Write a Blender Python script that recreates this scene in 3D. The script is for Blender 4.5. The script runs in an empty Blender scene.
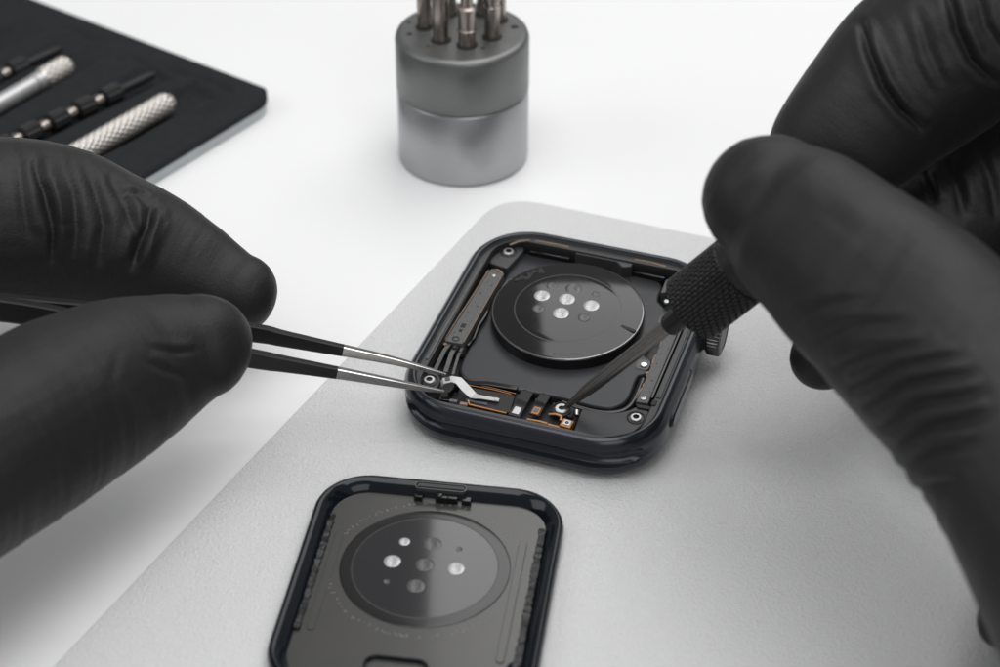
import bpy, bmesh, math, random
import numpy as np
from mathutils import Vector, Matrix, noise

random.seed(7)
SC = bpy.context.scene
COL = SC.collection
SC.unit_settings.scale_length = 0.001          # one unit is one millimetre
PI = math.pi
R = math.radians

# ------------------------------------------------------------------ camera numbers
FOC = 2000.0                                   # focal length in pixels of a 1000 px wide frame
PITCH = R(36)
AIM = Vector((-9.4, 9.3, 0)); DIST = 306.1
cp, sp = math.cos(PITCH), math.sin(PITCH)
CAM = AIM + Vector((0, -DIST * cp, DIST * sp))
FW, RT, UPV = Vector((0, cp, -sp)), Vector((1, 0, 0)), Vector((0, sp, cp))


def at(x, y, d):
    """World point seen at photo pixel (x, y) at distance d along the view axis."""
    return CAM + (FW + RT * ((x - 500) / FOC) - UPV * ((y - 333.5) / FOC)) * d


def on_plane(x, y, z):
    r = FW + RT * ((x - 500) / FOC) - UPV * ((y - 333.5) / FOC)
    return CAM + r * ((z - CAM.z) / r.z)


# ------------------------------------------------------------------ materials
def mat(name, col, rough=.5, metal=0., noise_amt=0., noise_scale=1., bump=0., bump_scale=5., coat=0., coat_rough=.05,
        spec=.5, rough_var=0., bump_dist=.1, detail=4.):
    m = bpy.data.materials.new(name); m.use_nodes = True
    nt = m.node_tree; b = nt.nodes['Principled BSDF']
    b.inputs['Base Color'].default_value = (*col, 1)
    b.inputs['Roughness'].default_value = rough
    b.inputs['Metallic'].default_value = metal
    b.inputs['Specular IOR Level'].default_value = spec
    b.inputs['Coat Weight'].default_value = coat
    b.inputs['Coat Roughness'].default_value = coat_rough
    tc = nt.nodes.new('ShaderNodeTexCoord')
    if noise_amt or rough_var:
        n = nt.nodes.new('ShaderNodeTexNoise'); n.inputs['Scale'].default_value = noise_scale
        n.inputs['Detail'].default_value = 6; nt.links.new(tc.outputs['Object'], n.inputs['Vector'])
        if noise_amt:
            mx = nt.nodes.new('ShaderNodeMix'); mx.data_type = 'RGBA'
            mx.inputs['A'].default_value = (*[c * (1 - noise_amt) for c in col], 1)
            mx.inputs['B'].default_value = (*[min(1, c * (1 + noise_amt)) for c in col], 1)
            nt.links.new(n.outputs['Fac'], mx.inputs['Factor']); nt.links.new(mx.outputs['Result'], b.inputs['Base Color'])
        if rough_var:
            mr = nt.nodes.new('ShaderNodeMapRange')
            mr.inputs['To Min'].default_value = max(.02, rough - rough_var); mr.inputs['To Max'].default_value = rough + rough_var
            nt.links.new(n.outputs['Fac'], mr.inputs['Value']); nt.links.new(mr.outputs['Result'], b.inputs['Roughness'])
    if bump:
        n2 = nt.nodes.new('ShaderNodeTexNoise'); n2.inputs['Scale'].default_value = bump_scale
        n2.inputs['Detail'].default_value = detail; nt.links.new(tc.outputs['Object'], n2.inputs['Vector'])
        bp = nt.nodes.new('ShaderNodeBump'); bp.inputs['Strength'].default_value = bump
        bp.inputs['Distance'].default_value = bump_dist
        nt.links.new(n2.outputs['Fac'], bp.inputs['Height']); nt.links.new(bp.outputs['Normal'], b.inputs['Normal'])
    return m


M = {}
M['table'] = mat('white_tabletop', (.785, .785, .79), .45, bump=.05, bump_scale=.6, noise_amt=.01, noise_scale=.05)
M['case'] = mat('midnight_aluminium', (.020, .024, .031), .24, .5, coat=.2, coat_rough=.15, bump=.04, bump_scale=9, bump_dist=.03)
M['ledge'] = mat('dark_ledge', (.055, .056, .058), .5, .3, noise_amt=.35, noise_scale=2.5, bump=.25, bump_scale=6, bump_dist=.06)
M['floor'] = mat('black_cavity', (.008, .008, .009), .5, noise_amt=.4, noise_scale=2)
M['plate'] = mat('anodised_plate', (.030, .031, .034), .4, .3, noise_amt=.15, noise_scale=.5, bump=.12, bump_scale=14, bump_dist=.03, rough_var=.08)
M['blackgloss'] = mat('black_gloss', (.006, .006, .007), .12, spec=.5, rough_var=.05, noise_scale=1)
M['blackmatte'] = mat('black_matte', (.012, .012, .013), .5, spec=.35, noise_amt=.3, noise_scale=3, bump=.2, bump_scale=10, bump_dist=.04)
M['bar'] = mat('dark_module', (.085, .085, .085), .5, .2, noise_amt=.6, noise_scale=3.0, bump=.25, bump_scale=7, bump_dist=.05)
M['crystal'] = mat('sensor_crystal', (.006, .006, .007), .08, coat=.0, coat_rough=.05, rough_var=.04, noise_scale=.4)
M['crystal_ring'] = mat('crystal_bevel', (.16, .16, .165), .15, .8, coat=.5)
M['ringline'] = mat('ring_line', (.035, .035, .035), .3, .1)
M['silver'] = mat('bright_silver', (.50, .50, .50), .42, .75, noise_amt=.2, noise_scale=4, bump=.1, bump_scale=8, bump_dist=.03)
M['finger'] = mat('dull_silver', (.46, .46, .455), .42, .25, noise_amt=.12, noise_scale=3, bump=.12, bump_scale=6, bump_dist=.04)
M['lens'] = mat('brushed_lens', (.44, .44, .45), .4, .6, coat=.2)
M['lens_dim'] = mat('tinted_lens', (.085, .085, .088), .42, .4, coat=.2)
M['gold'] = mat('copper_gold', (.38, .17, .055), .45, .55, noise_amt=.25, noise_scale=3, bump=.15, bump_scale=8, bump_dist=.04)
M['copperdull'] = mat('dull_copper', (.21, .15, .11), .5, .5, noise_amt=.4, noise_scale=3)
M['steel'] = mat('steel', (.62, .61, .60), .22, 1., noise_amt=.12, noise_scale=1.5, bump=.08, bump_scale=6, bump_dist=.03)
M['darksteel'] = mat('dark_steel', (.10, .097, .095), .36, .85, noise_amt=.2, noise_scale=1.2)
M['bladesteel'] = mat('blade_steel', (.17, .165, .16), .3, .85, noise_amt=.25, noise_scale=1.2, bump=.1, bump_scale=5, bump_dist=.03)
M['blackcoat'] = mat('black_coating', (.010, .010, .011), .4, .0, spec=.35, bump=.15, bump_scale=9, bump_dist=.03, noise_amt=.2)
M['knurlblack'] = mat('black_knurl', (.010, .010, .011), .45, .0, spec=.35, noise_amt=.3, noise_scale=4)
M['knurlsteel'] = mat('knurled_steel', (.56, .53, .50), .36, .9, noise_amt=.15, noise_scale=2)
M['foam'] = mat('black_foam', (.016, .0175, .0195), .8, spec=.15, bump=.5, bump_scale=4, bump_dist=.15, noise_amt=.3, noise_scale=.6)
M['shell'] = mat('grey_shell', (.42, .45, .46), .4, .35, noise_amt=.1, noise_scale=.4)
M['greymetal_top'] = mat('grey_anodised', (.165, .17, .167), .42, .75, noise_amt=.18, noise_scale=.25, bump=.1, bump_scale=3, bump_dist=.05, rough_var=.07)
M['greymetal_base'] = mat('brushed_aluminium', (.38, .39, .40), .36, .85, noise_amt=.06, noise_scale=.3, bump=.06, bump_scale=4, bump_dist=.04)
M['bit'] = mat('bit_steel', (.33, .29, .265), .3, 1., noise_amt=.3, noise_scale=1.2, rough_var=.08)
M['hole'] = mat('dark_hole', (.02, .02, .02), .8)
M['backglass'] = mat('back_glass', (.043, .042, .0405), .25, coat=.25, coat_rough=.08, noise_amt=.12, noise_scale=.25, bump=.06, bump_scale=12, bump_dist=.02)
M['backdisc'] = mat('back_disc', (.014, .014, .016), .1, coat=.5, coat_rough=.04, noise_amt=.1, noise_scale=.3)
M['discband'] = mat('disc_band', (.010, .010, .011), .16, coat=.1)
M['rim'] = mat('glossy_rim', (.005, .007, .010), .09, spec=.28, coat_rough=.05)
M['engraving'] = mat('engraving', (.115, .113, .11), .4)
M['adhesive'] = mat('adhesive', (.007, .007, .007), .35, bump=.8, bump_scale=3.0, bump_dist=.2, noise_amt=.6, noise_scale=4)


def paper_mat():
    m = mat('grey_mat', (.50, .50, .505), .62)
    nt = m.node_tree; b = nt.nodes['Principled BSDF']
    tc = nt.nodes['Texture Coordinate']
    n1 = nt.nodes.new('ShaderNodeTexNoise'); n1.inputs['Scale'].default_value = 2.4; n1.inputs['Detail'].default_value = 5
    n1.inputs['Roughness'].default_value = .62
    v = nt.nodes.new('ShaderNodeTexVoronoi'); v.inputs['Scale'].default_value = 2.8
    n3 = nt.nodes.new('ShaderNodeTexNoise'); n3.inputs['Scale'].default_value = .03
    for t in (n1, v, n3): nt.links.new(tc.outputs['Object'], t.inputs['Vector'])
    ad = nt.nodes.new('ShaderNodeMath'); ad.operation = 'MULTIPLY_ADD'; ad.inputs[1].default_value = .35
    nt.links.new(v.outputs['Distance'], ad.inputs[0]); nt.links.new(n1.outputs['Fac'], ad.inputs[2])
    bp = nt.nodes.new('ShaderNodeBump'); bp.inputs['Strength'].default_value = .9; bp.inputs['Distance'].default_value = .34
    nt.links.new(ad.outputs[0], bp.inputs['Height']); nt.links.new(bp.outputs['Normal'], b.inputs['Normal'])
    mx = nt.nodes.new('ShaderNodeMix'); mx.data_type = 'RGBA'
    mx.inputs['A'].default_value = (.58, .58, .585, 1); mx.inputs['B'].default_value = (.71, .71, .715, 1)
    nt.links.new(n1.outputs['Fac'], mx.inputs['Factor']); nt.links.new(mx.outputs['Result'], b.inputs['Base Color'])
    return m


M['paper'] = paper_mat()


def glove_mat():
    """Matt black nitrile: fine film texture plus tiny creases running round each finger (attribute 'along')."""
    m = mat('black_nitrile', (.0088, .0088, .0097), .5, spec=.31)
    nt = m.node_tree; b = nt.nodes['Principled BSDF']
    tc = nt.nodes['Texture Coordinate']
    at_ = nt.nodes.new('ShaderNodeAttribute'); at_.attribute_name = 'along'
    mp = nt.nodes.new('ShaderNodeMapping'); mp.inputs['Scale'].default_value = (.55, .085, .2)
    nt.links.new(at_.outputs['Vector'], mp.inputs['Vector'])
    w = nt.nodes.new('ShaderNodeTexNoise'); w.inputs['Scale'].default_value = 1.; w.inputs['Detail'].default_value = 4
    w.inputs['Distortion'].default_value = .6
    nt.links.new(mp.outputs['Vector'], w.inputs['Vector'])
    g = nt.nodes.new('ShaderNodeTexNoise'); g.inputs['Scale'].default_value = 2.6; g.inputs['Detail'].default_value = 3
    nt.links.new(tc.outputs['Object'], g.inputs['Vector'])
    b1 = nt.nodes.new('ShaderNodeBump'); b1.inputs['Strength'].default_value = .17; b1.inputs['Distance'].default_value = .5
    b2 = nt.nodes.new('ShaderNodeBump'); b2.inputs['Strength'].default_value = .45; b2.inputs['Distance'].default_value = .12
    nt.links.new(w.outputs['Fac'], b1.inputs['Height']); nt.links.new(g.outputs['Fac'], b2.inputs['Height'])
    nt.links.new(b1.outputs['Normal'], b2.inputs['Normal']); nt.links.new(b2.outputs['Normal'], b.inputs['Normal'])
    n = nt.nodes.new('ShaderNodeTexNoise'); n.inputs['Scale'].default_value = .12; n.inputs['Detail'].default_value = 5
    nt.links.new(tc.outputs['Object'], n.inputs['Vector'])
    mr = nt.nodes.new('ShaderNodeMapRange'); mr.inputs['To Min'].default_value = .46; mr.inputs['To Max'].default_value = .58
    nt.links.new(n.outputs['Fac'], mr.inputs['Value']); nt.links.new(mr.outputs['Result'], b.inputs['Roughness'])
    b.inputs['Sheen Weight'].default_value = .05; b.inputs['Sheen Roughness'].default_value = .4
    return m


M['glove'] = glove_mat()

# ------------------------------------------------------------------ object helpers


def link(name, me, parent=None):
    o = bpy.data.objects.new(name, me); COL.objects.link(o)
    if parent is not None: o.parent = parent
    return o


def obj(name, bm, mats, parent=None, bevel=0., segs=2, sharp=35., flat=False):
    bmesh.ops.recalc_face_normals(bm, faces=bm.faces)
    me = bpy.data.meshes.new(name); bm.to_mesh(me); bm.free()
    if not isinstance(mats, (list, tuple)): mats = [mats]
    for m in mats: me.materials.append(m)
    if not flat:
        me.shade_smooth(); me.set_sharp_from_angle(angle=R(sharp))
    o = link(name, me, parent)
    if bevel:
        b = o.modifiers.new('bevel', 'BEVEL'); b.width = bevel; b.segments = segs; b.limit_method = 'ANGLE'; b.angle_limit = R(40)
        b.harden_normals = False
        me.shade_smooth()
    return o


def pieces(name, bm, mats, parent=None, **kw):
    """Every loose piece of the bmesh becomes a part of its own."""
    bm.verts.ensure_lookup_table(); left = set(bm.verts); out_ = []
    while left:
        st_ = [left.pop()]; isl = {st_[0]}
        while st_:
            v = st_.pop()
            for e_ in v.link_edges:
                w_ = e_.other_vert(v)
                if w_ in left: left.discard(w_); isl.add(w_); st_.append(w_)
        nb = bmesh.new(); mp_ = {v: nb.verts.new(v.co) for v in isl}
        for f in {f for v in isl for f in v.link_faces}:
            nf = nb.faces.new([mp_[v] for v in f.verts]); nf.material_index = f.material_index
        out_.append(obj(name, nb, mats, parent, **kw))
    bm.free(); return out_


def tag(o, label=None, cat=None, group=None, kind=None):
    if label: o['label'] = label
    if cat: o['category'] = cat
    if group: o['group'] = group
    if kind: o['kind'] = kind
    return o


def empty(name, mw, label, cat, group=None):
    o = bpy.data.objects.new(name, None); COL.objects.link(o); o.empty_display_size = 5
    o.matrix_world = mw
    return tag(o, label, cat, group)


def BM(): return bmesh.new()


def prism(bm, pts, z0, z1, mi=0):
    lo = [bm.verts.new((p[0], p[1], z0)) for p in pts]; hi = [bm.verts.new((p[0], p[1], z1)) for p in pts]
    n = len(pts); fs = [bm.faces.new(lo[::-1]), bm.faces.new(hi)]
    for i in range(n): fs.append(bm.faces.new((lo[i], lo[(i + 1) % n], hi[(i + 1) % n], hi[i])))
    for f in fs: f.material_index = mi
    return fs


def slab(bm, top, thick, mi=0):
    """A sheet with its own thickness: top is a list of 3D points."""
    hi = [bm.verts.new(p) for p in top]; lo = [bm.verts.new((p[0], p[1], p[2] - thick)) for p in top]
    n = len(top); fs = [bm.faces.new(lo[::-1]), bm.faces.new(hi)]
    for i in range(n): fs.append(bm.faces.new((lo[i], lo[(i + 1) % n], hi[(i + 1) % n], hi[i])))
    for f in fs: f.material_index = mi


def box(bm, cx, cy, sx, sy, z0, z1, rot=0., mi=0):
    c, s = math.cos(rot), math.sin(rot)
    pts = [(cx + c * x - s * y, cy + s * x + c * y) for x, y in ((-sx / 2, -sy / 2), (sx / 2, -sy / 2), (sx / 2, sy / 2), (-sx / 2, sy / 2))]
    prism(bm, pts, z0, z1, mi)


def lathe(bm, prof, c=(0, 0), seg=48, mi=0, fn=None, mis=None):
    """prof: (radius, z) pairs; radius 0 closes with a point."""
    rings = []
    for r, z in prof:
        if r < 1e-6: rings.append([bm.verts.new((c[0], c[1], z))])
        else:
            rg = []
            for i in range(seg):
                a = 2 * PI * i / seg; rr_ = r + (fn(a, z, r) if fn else 0)
                rg.append(bm.verts.new((c[0] + rr_ * math.cos(a), c[1] + rr_ * math.sin(a), z)))
            rings.append(rg)
    for k in range(len(rings) - 1):
        A, B = rings[k], rings[k + 1]
        for i in range(seg):
            j = (i + 1) % seg
            if len(A) == 1 and len(B) == 1: continue
            if len(A) == 1: f = bm.faces.new((A[0], B[i], B[j]))
            elif len(B) == 1: f = bm.faces.new((A[i], A[j], B[0]))
            else: f = bm.faces.new((A[i], A[j], B[j], B[i]))
            f.material_index = mis[k] if mis else mi


def rr(hw, hl, r, nc=10, ns=14):
    """Rounded rectangle outline, counter-clockwise, straight sides subdivided."""
    r = max(.01, min(r, hw - .01, hl - .01)); out = []
    corners = [((hw - r, hl - r), 0), ((-hw + r, hl - r), 90), ((-hw + r, -hl + r), 180), ((hw - r, -hl + r), 270)]
    for k, ((cx, cy), a0) in enumerate(corners):
        arc = [(cx + r * math.cos(R(a0 + 90 * i / nc)), cy + r * math.sin(R(a0 + 90 * i / nc))) for i in range(nc + 1)]
        out += arc
        (nx, ny), a1 = corners[(k + 1) % 4]
        q = (nx + r * math.cos(R(a1)), ny + r * math.sin(R(a1)))
        p = arc[-1]
        out += [(p[0] + (q[0] - p[0]) * i / ns, p[1] + (q[1] - p[1]) * i / ns) for i in range(1, ns)]
    return out


def loft(bm, rings, cap0=False, cap1=False, mis=None):
    V = [[bm.verts.new(p) for p in rg] for rg in rings]; n = len(V[0])
    for k in range(len(V) - 1):
        for i in range(n):
            j = (i + 1) % n
            f = bm.faces.new((V[k][i], V[k][j], V[k + 1][j], V[k + 1][i]))
            if mis: f.material_index = mis[k]
    if cap0: bm.faces.new(V[0][::-1])
    if cap1: bm.faces.new(V[-1])


def strip(bm, path, width, thick, up=Vector((0, 0, 1)), mi=0):
    """A thin flat ribbon following a 3D path."""
    P = [Vector(p) for p in path]; rings = []
    ws = width if isinstance(width, (list, tuple)) else [width] * len(P)
    for i, p in enumerate(P):
        t = (P[min(i + 1, len(P) - 1)] - P[max(i - 1, 0)]).normalized()
        s = t.cross(up).normalized(); n = s.cross(t).normalized(); w = ws[i] / 2
        rings.append([p + s * w, p + s * w + n * thick, p - s * w + n * thick, p - s * w])
    n0 = len(bm.faces); loft(bm, rings, True, True)
    bm.faces.ensure_lookup_table()
    for f in bm.faces[n0:]: f.material_index = mi


def tube(bm, path, radii, seg=16, mi=0):
    P = [Vector(p) for p in path]; rings = []
    rs = radii if isinstance(radii, (list, tuple)) else [radii] * len(P)
    ref = Vector((0, 0, 1))
    for i, p in enumerate(P):
        t = (P[min(i + 1, len(P) - 1)] - P[max(i - 1, 0)]).normalized()
        a = t.cross(ref if abs(t.z) < .95 else Vector((1, 0, 0))).normalized(); b = a.cross(t)
        rings.append([p + (a * math.cos(2 * PI * k / seg) + b * math.sin(2 * PI * k / seg)) * rs[i] for k in range(seg)])
    n0 = len(bm.faces); loft(bm, rings, True, True); bm.faces.ensure_lookup_table()
    for f in bm.faces[n0:]: f.material_index = mi


def axis_matrix(p0, p1, roll=0.):
    """Local +Z runs from p0 towards p1."""
    z = (Vector(p1) - Vector(p0)).normalized()
    q = z.to_track_quat('Z', 'Y')
    return Matrix.Translation(p0) @ q.to_matrix().to_4x4() @ Matrix.Rotation(roll, 4, 'Z')


def torx(n=6, r=.42, rin=.26):
    return [((r if i % 2 == 0 else rin) * math.cos(PI * i / n), (r if i % 2 == 0 else rin) * math.sin(PI * i / n)) for i in range(2 * n)]


# ------------------------------------------------------------------ the setting
b = BM(); prism(b, [(-700, -420), (700, -420), (700, 900), (-700, 900)], -18, 0)
tag(obj('tabletop', b, M['table'], bevel=2), kind='structure')

# grey mat the watch lies on: leather-like sheet, one rounded corner in view
pc = [(-64.2, -61.3), (-34.6, -2.4), (-20.6, 28.0)]
d = Vector((.452, .892)).normalized()
A0 = Vector((-34.6, -2.4)) - d * 190
corner = Vector((-34.6, -2.4)) + d * 56.5
e = Vector((32.5, -12.4)).normalized()
r_c = 7.5
p1, p2 = corner - d * r_c, corner + e * r_c
outl = [A0, p1]
for k in range(1, 10):
    t = k / 10
    outl.append((1 - t) ** 2 * p1 + 2 * t * (1 - t) * corner + t * t * p2)
outl += [p2, corner + e * 170, corner + e * 170 - d * 250]
outl = [(v.x, v.y) for v in outl]
b = BM(); prism(b, outl[::-1], .05, .75)
tag(obj('work_mat', b, M['paper'], bevel=.18), 'light grey leather textured work mat lying under the open watch', 'mat')

# ------------------------------------------------------------------ opened watch
WM = Matrix.Translation((0, 0, .75)) @ (Matrix.Rotation(R(4.2), 4, 'X') @ Matrix.Rotation(R(-1.2), 4, 'Y') @ Matrix.Rotation(R(-19.1), 4, 'Z'))
WM = Matrix.Translation(-FW * 2.2) @ WM @ Matrix.Translation((0, 0, -.75))
watch = empty('smartwatch', WM, 'opened black aluminium smartwatch with bare internals, screws and round sensor crystal on grey mat', 'smartwatch')
HW, HL, RC = 19.4, 22.2, 9.6
prof = [(3.0, 3.2), (3.0, 5.2), (3.0, 7.0), (2.9, 7.12), (1.86, 7.12), (1.8, 7.2), (1.76, 7.7), (1.62, 7.88), (1.36, 7.95), (1.1, 7.87), (.82, 7.68), (.55, 7.38),
        (.33, 7.0), (.18, 6.6)]
z = 6.3
while z > 3.0:
    prof.append((.0 + .012 * (z - 5) ** 2 + (.03 if z < 3.8 else 0), z)); z -= .15
prof += [(.1, 2.8), (.22, 2.5), (.42, 2.15), (.75, 1.85), (1.25, 1.6), (2.1, 1.4), (4.5, 1.3)]


def sst(a, b_, x):
    t = max(0, min(1, (x - a) / (b_ - a))); return t * t * (3 - 2 * t)


rings = []
for ins, z in prof:
    rg = []
    for (x, y) in rr(HW - ins, HL - ins, RC - ins - (2. if ins > 2.88 and z > 3.1 else 0), 14, 18):
        w = sst(18.0, 16.0, abs(x)) if abs(y) > HL * .6 else 0.
        if ins < .5 and w > 0:
            hh = 1.3 * math.sqrt(w); q = (z - 4.9) / hh
            if abs(q) < 1:
                y -= math.copysign(1.5 * (1 - q * q) ** .6 * w, y)
        rg.append((x, y, z))
    rings.append(rg)
b = BM(); loft(b, rings, False, True, mis=[2] * 3 + [1] * 3 + [0] * (len(rings) - 7))
case = obj('watch_case', b, [M['case'], M['ledge'], M['floor']], watch, sharp=50)
b = BM(); prism(b, [(x, y) for x, y in rr(HW - 2.6, HL - 2.6, RC - 2.6)], 2.6, 3.25)
obj('cavity_floor', b, M['floor'], watch)
b = BM(); lathe(b, [(0, -.5), (4, -.42), (8, -.15), (12, .6), (13.2, 1.1), (13.2, 1.9), (0, 1.9)], seg=64)
obj('back_crystal', b, M['rim'], watch)

# crown: ridged wheel on the right side
b = BM()
lathe(b, [(0, 0), (3.0, 0), (3.25, .25), (3.4, .5), (3.4, 1.9), (3.25, 2.15), (2.7, 2.3), (2.6, 2.2), (0, 2.2)], seg=120,
      fn=lambda a, z, r: (.11 if math.cos(40 * a) > 0 else -.11) if r > 3.1 else 0)
cr = obj('crown', b, M['darksteel'], watch, sharp=25)
cr.matrix_local = Matrix.Translation((HW + .15, 9.5, 5.0)) @ Matrix.Rotation(R(90), 4, 'Y')
b = BM(); lathe(b, [(0, 0), (2.4, 0), (2.4, 1.2), (0, 1.2)], seg=40)
st = obj('crown_stem', b, M['blackgloss'], watch); st.matrix_local = Matrix.Translation((HW - .6, 8.8, 4.9)) @ Matrix.Rotation(R(90), 4, 'Y')


def pill(l, w, n=10):
    return [(l / 2 - w / 2 + w / 2 * math.cos(a), w / 2 * math.sin(a)) for a in [R(-90 + 180 * i / n) for i in range(n + 1)]] + \
           [(-l / 2 + w / 2 + w / 2 * math.cos(a), w / 2 * math.sin(a)) for a in [R(90 + 180 * i / n) for i in range(n + 1)]]


b = BM(); prism(b, pill(12.0, 2.7), -.4, .05)
sbr = obj('button_gap', b, M['blackgloss'], watch)
sbm = Matrix.Translation((HW, -6.0, 4.9)) @ Matrix.Rotation(R(90), 4, 'Z') @ Matrix.Rotation(R(90), 4, 'X')
sbr.matrix_local = sbm
b = BM(); prism(b, pill(11.5, 2.2), -.3, .42)
sb = obj('side_button', b, M['case'], watch, bevel=.25); sb.matrix_local = sbm

# inner tub plate
plate_pts = [(-13.6, 18.6), (-12.8, 19.8), (9.4, 19.0), (10.3, 17.6), (10.2, 14.6), (11.6, 13.2), (13.6, 12.0), (13.6, 8.2), (11.9, 7.2), (11.7, 1.6), (13.4, 1.2), (13.4, -2.3),
             (12.2, -2.9), (12.4, -8.0), (11.9, -9.6), (10.6, -10.9), (8.6, -11.2), (3, -10.8), (-9.5, -11.6), (-11.6, -11.2), (-12.9, -9.8), (-13.2, -7.5)]


def smooth_poly(pts, r=.8, n=4):
    out = []; N = len(pts)
    for i in range(N):
        p, a, c = Vector(pts[i]), Vector(pts[i - 1]), Vector(pts[(i + 1) % N])
        ra = min(r, (a - p).length * .45); rc = min(r, (c - p).length * .45)
        q0, q1 = p + (a - p).normalized() * ra, p + (c - p).normalized() * rc
        for k in range(n + 1):
            t = k / n; v = (1 - t) ** 2 * q0 + 2 * t * (1 - t) * p + t * t * q1; out.append((v.x, v.y))
    return out


b = BM(); prism(b, smooth_poly(plate_pts, 1.3, 5)[::-1], 3.2, 4.75)
obj('tub_plate', b, M['plate'], watch, bevel=.45, segs=3)
# glossy black gutter hose along the lower right edge of the plate
b = BM()
hose = [(3.6, -11.9), (6, -12.2), (8.6, -12.35), (10.8, -11.9), (12.4, -10.8), (13.1, -9.0), (13.2, -6.0), (13.1, -3.2)]
hp = []
for i in range(len(hose) - 1):
    a0 = Vector(hose[max(i - 1, 0)]); a1 = Vector(hose[i]); a2 = Vector(hose[i + 1]); a3 = Vector(hose[min(i + 2, len(hose) - 1)])
    for k in range(5):
        t = k / 5
        v = .5 * ((2 * a1) + (a2 - a0) * t + (2 * a0 - 5 * a1 + 4 * a2 - a3) * t * t + (3 * a1 - a0 - 3 * a2 + a3) * t ** 3); hp.append((v.x, v.y, 4.5))
tube(b, hp, .62, 12); obj('gasket', b, M['blackgloss'], watch)

# sensor crystal: raised black disc with a polished shoulder
CX, CY = -1.25, 6.0
cry = link('sensor_crystal', bpy.data.meshes.new('sensor_crystal'), watch)
b = BM()
lathe(b, [(11.2, 4.6), (11.45, 4.8), (11.45, 6.2), (11.38, 6.4), (11.25, 6.55)] + [(r_, 7.2 - .62 * (r_ / 11.3) ** 2) for r_ in (11.1, 10.9, 10.4, 9.8, 9.2, 8.6, 8.0)] + [(7.95, 6.895), (7.85, 6.895), (7.8, 6.905)]
      + [(r_, 7.2 - .62 * (r_ / 11.3) ** 2) for r_ in (7.0, 6.0, 5.0, 4.0, 3.0, 2.0, 1.0, 0)], (CX, CY), 128,
      mis=[0, 0, 0, 1, 1] + [0] * 6 + [2, 2, 2] + [0] * 12)
bmesh.ops.recalc_face_normals(b, faces=b.faces); b.to_mesh(cry.data); b.free()
for m in ('crystal', 'crystal_ring', 'ringline'): cry.data.materials.append(M[m])
cry.data.shade_smooth(); cry.data.set_sharp_from_angle(angle=R(22))


def lens(parent, cx, cy, r, z, m, name='sensor_lens', ring=None):
    bb = BM(); N = 36
    lathe(bb, [(r, z - .12), (r, z + .02), (r * .93, z + .06), (r * .5, z + .03), (r * .2, z + .02), (0, z + .02)], (cx, cy), N)
    bb.verts.ensure_lookup_table()
    for v in bb.verts:                                     # radial brushing
        q = math.hypot(v.co.x - cx, v.co.y - cy)
        if .2 * r < q < .95 * r:
            a = math.atan2(v.co.y - cy, v.co.x - cx); v.co.z += .022 * r * math.sin(a * 2 + 1) + .006 * r * math.sin(a * 9)
    return obj(name, bb, m, parent, sharp=60)


for (x, y, r_, m) in ((-5.7, 7.35, 1.22, 'lens'), (-1.9, 7.6, 1.25, 'lens'), (2.0, 7.3, 1.22, 'lens'), (-1.75, 4.2, 1.25, 'lens'), (-1.75, 10.4, 1.22, 'lens_dim'),
                      (-5.1, 10.1, .78, 'lens_dim'), (1.8, 10.2, .6, 'lens_dim'), (-5.3, 4.35, .9, 'lens_dim'), (1.75, 4.4, .9, 'lens_dim')):
    q = math.hypot(x - CX, y - CY)
    lens(cry, x, y, r_, 7.2 - .62 * (q / 11.3) ** 2 + .01, M[m])
b = BM(); box(b, 7.9, 4.5, 3.8, .6, 6.4, 6.83, R(-14)); obj('crystal_mark', b, M['blackmatte'], cry, bevel=.1)


def screw(u, v, z, r=.72, boss=1.15, rot=.3, m='silver', collar=True):
    bb = BM()
    if collar:
        lathe(bb, [(boss + .25, z - .55), (boss + .15, z - .02), (boss, z + .02), (boss - .1, z - .15), (r + .05, z - .2)], (u, v), 40, 1)
    lathe(bb, [(r, z - .35), (r, z + .08), (r - .1, z + .16), (.46, z + .17), (.44, z - .1), (0, z - .1)], (u, v), 32, 0, mis=[0, 0, 0, 2, 2])
    return obj('screw', bb, [M['silver'], M['blackmatte'], M['hole']], watch, sharp=30)


# corner brackets
b = BM(); prism(b, smooth_poly([(-16.4, 13.9), (-17.0, 17.6), (-15.4, 19.6), (-13.2, 19.9), (-12.3, 18.6), (-13.3, 13.4)], .5, 3)[::-1], 3.3, 5.9)
obj('corner_bracket', b, M['ledge'], watch, bevel=.15)
screw(-14.45, 17.35, 6.0, .8, 1.1)
b = BM(); prism(b, smooth_poly([(6.9, -13.2), (9, -13.1), (11.5, -12.9), (13.4, -11.6), (14.0, -10.6), (16.2, -10.8), (16.3, -13.4), (15.2, -16.0), (12.6, -17.6), (9.5, -18.6), (7.3, -18.9)], .6, 3), 3.3, 5.85)
obj('corner_bracket', b, M['plate'], watch, bevel=.18)
screw(14.75, -12.9, 5.95, .8)
b = BM(); prism(b, smooth_poly([(-17.2, -12.6), (-15.2, -12.2), (-14.1, -13.6), (-14.0, -15.4), (-15.2, -16.6), (-16.6, -15.6)], .4, 3), 3.3, 5.8)
obj('corner_bracket', b, M['ledge'], watch, bevel=.15)
screw(-15.6, -14.3, 5.95, .82)
b = BM(); box(b, -16.9, -15.2, .8, 1.5, 5.0, 6.1, R(20)); obj('contact_tab', b, M['copperdull'], watch, bevel=.08)

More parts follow.
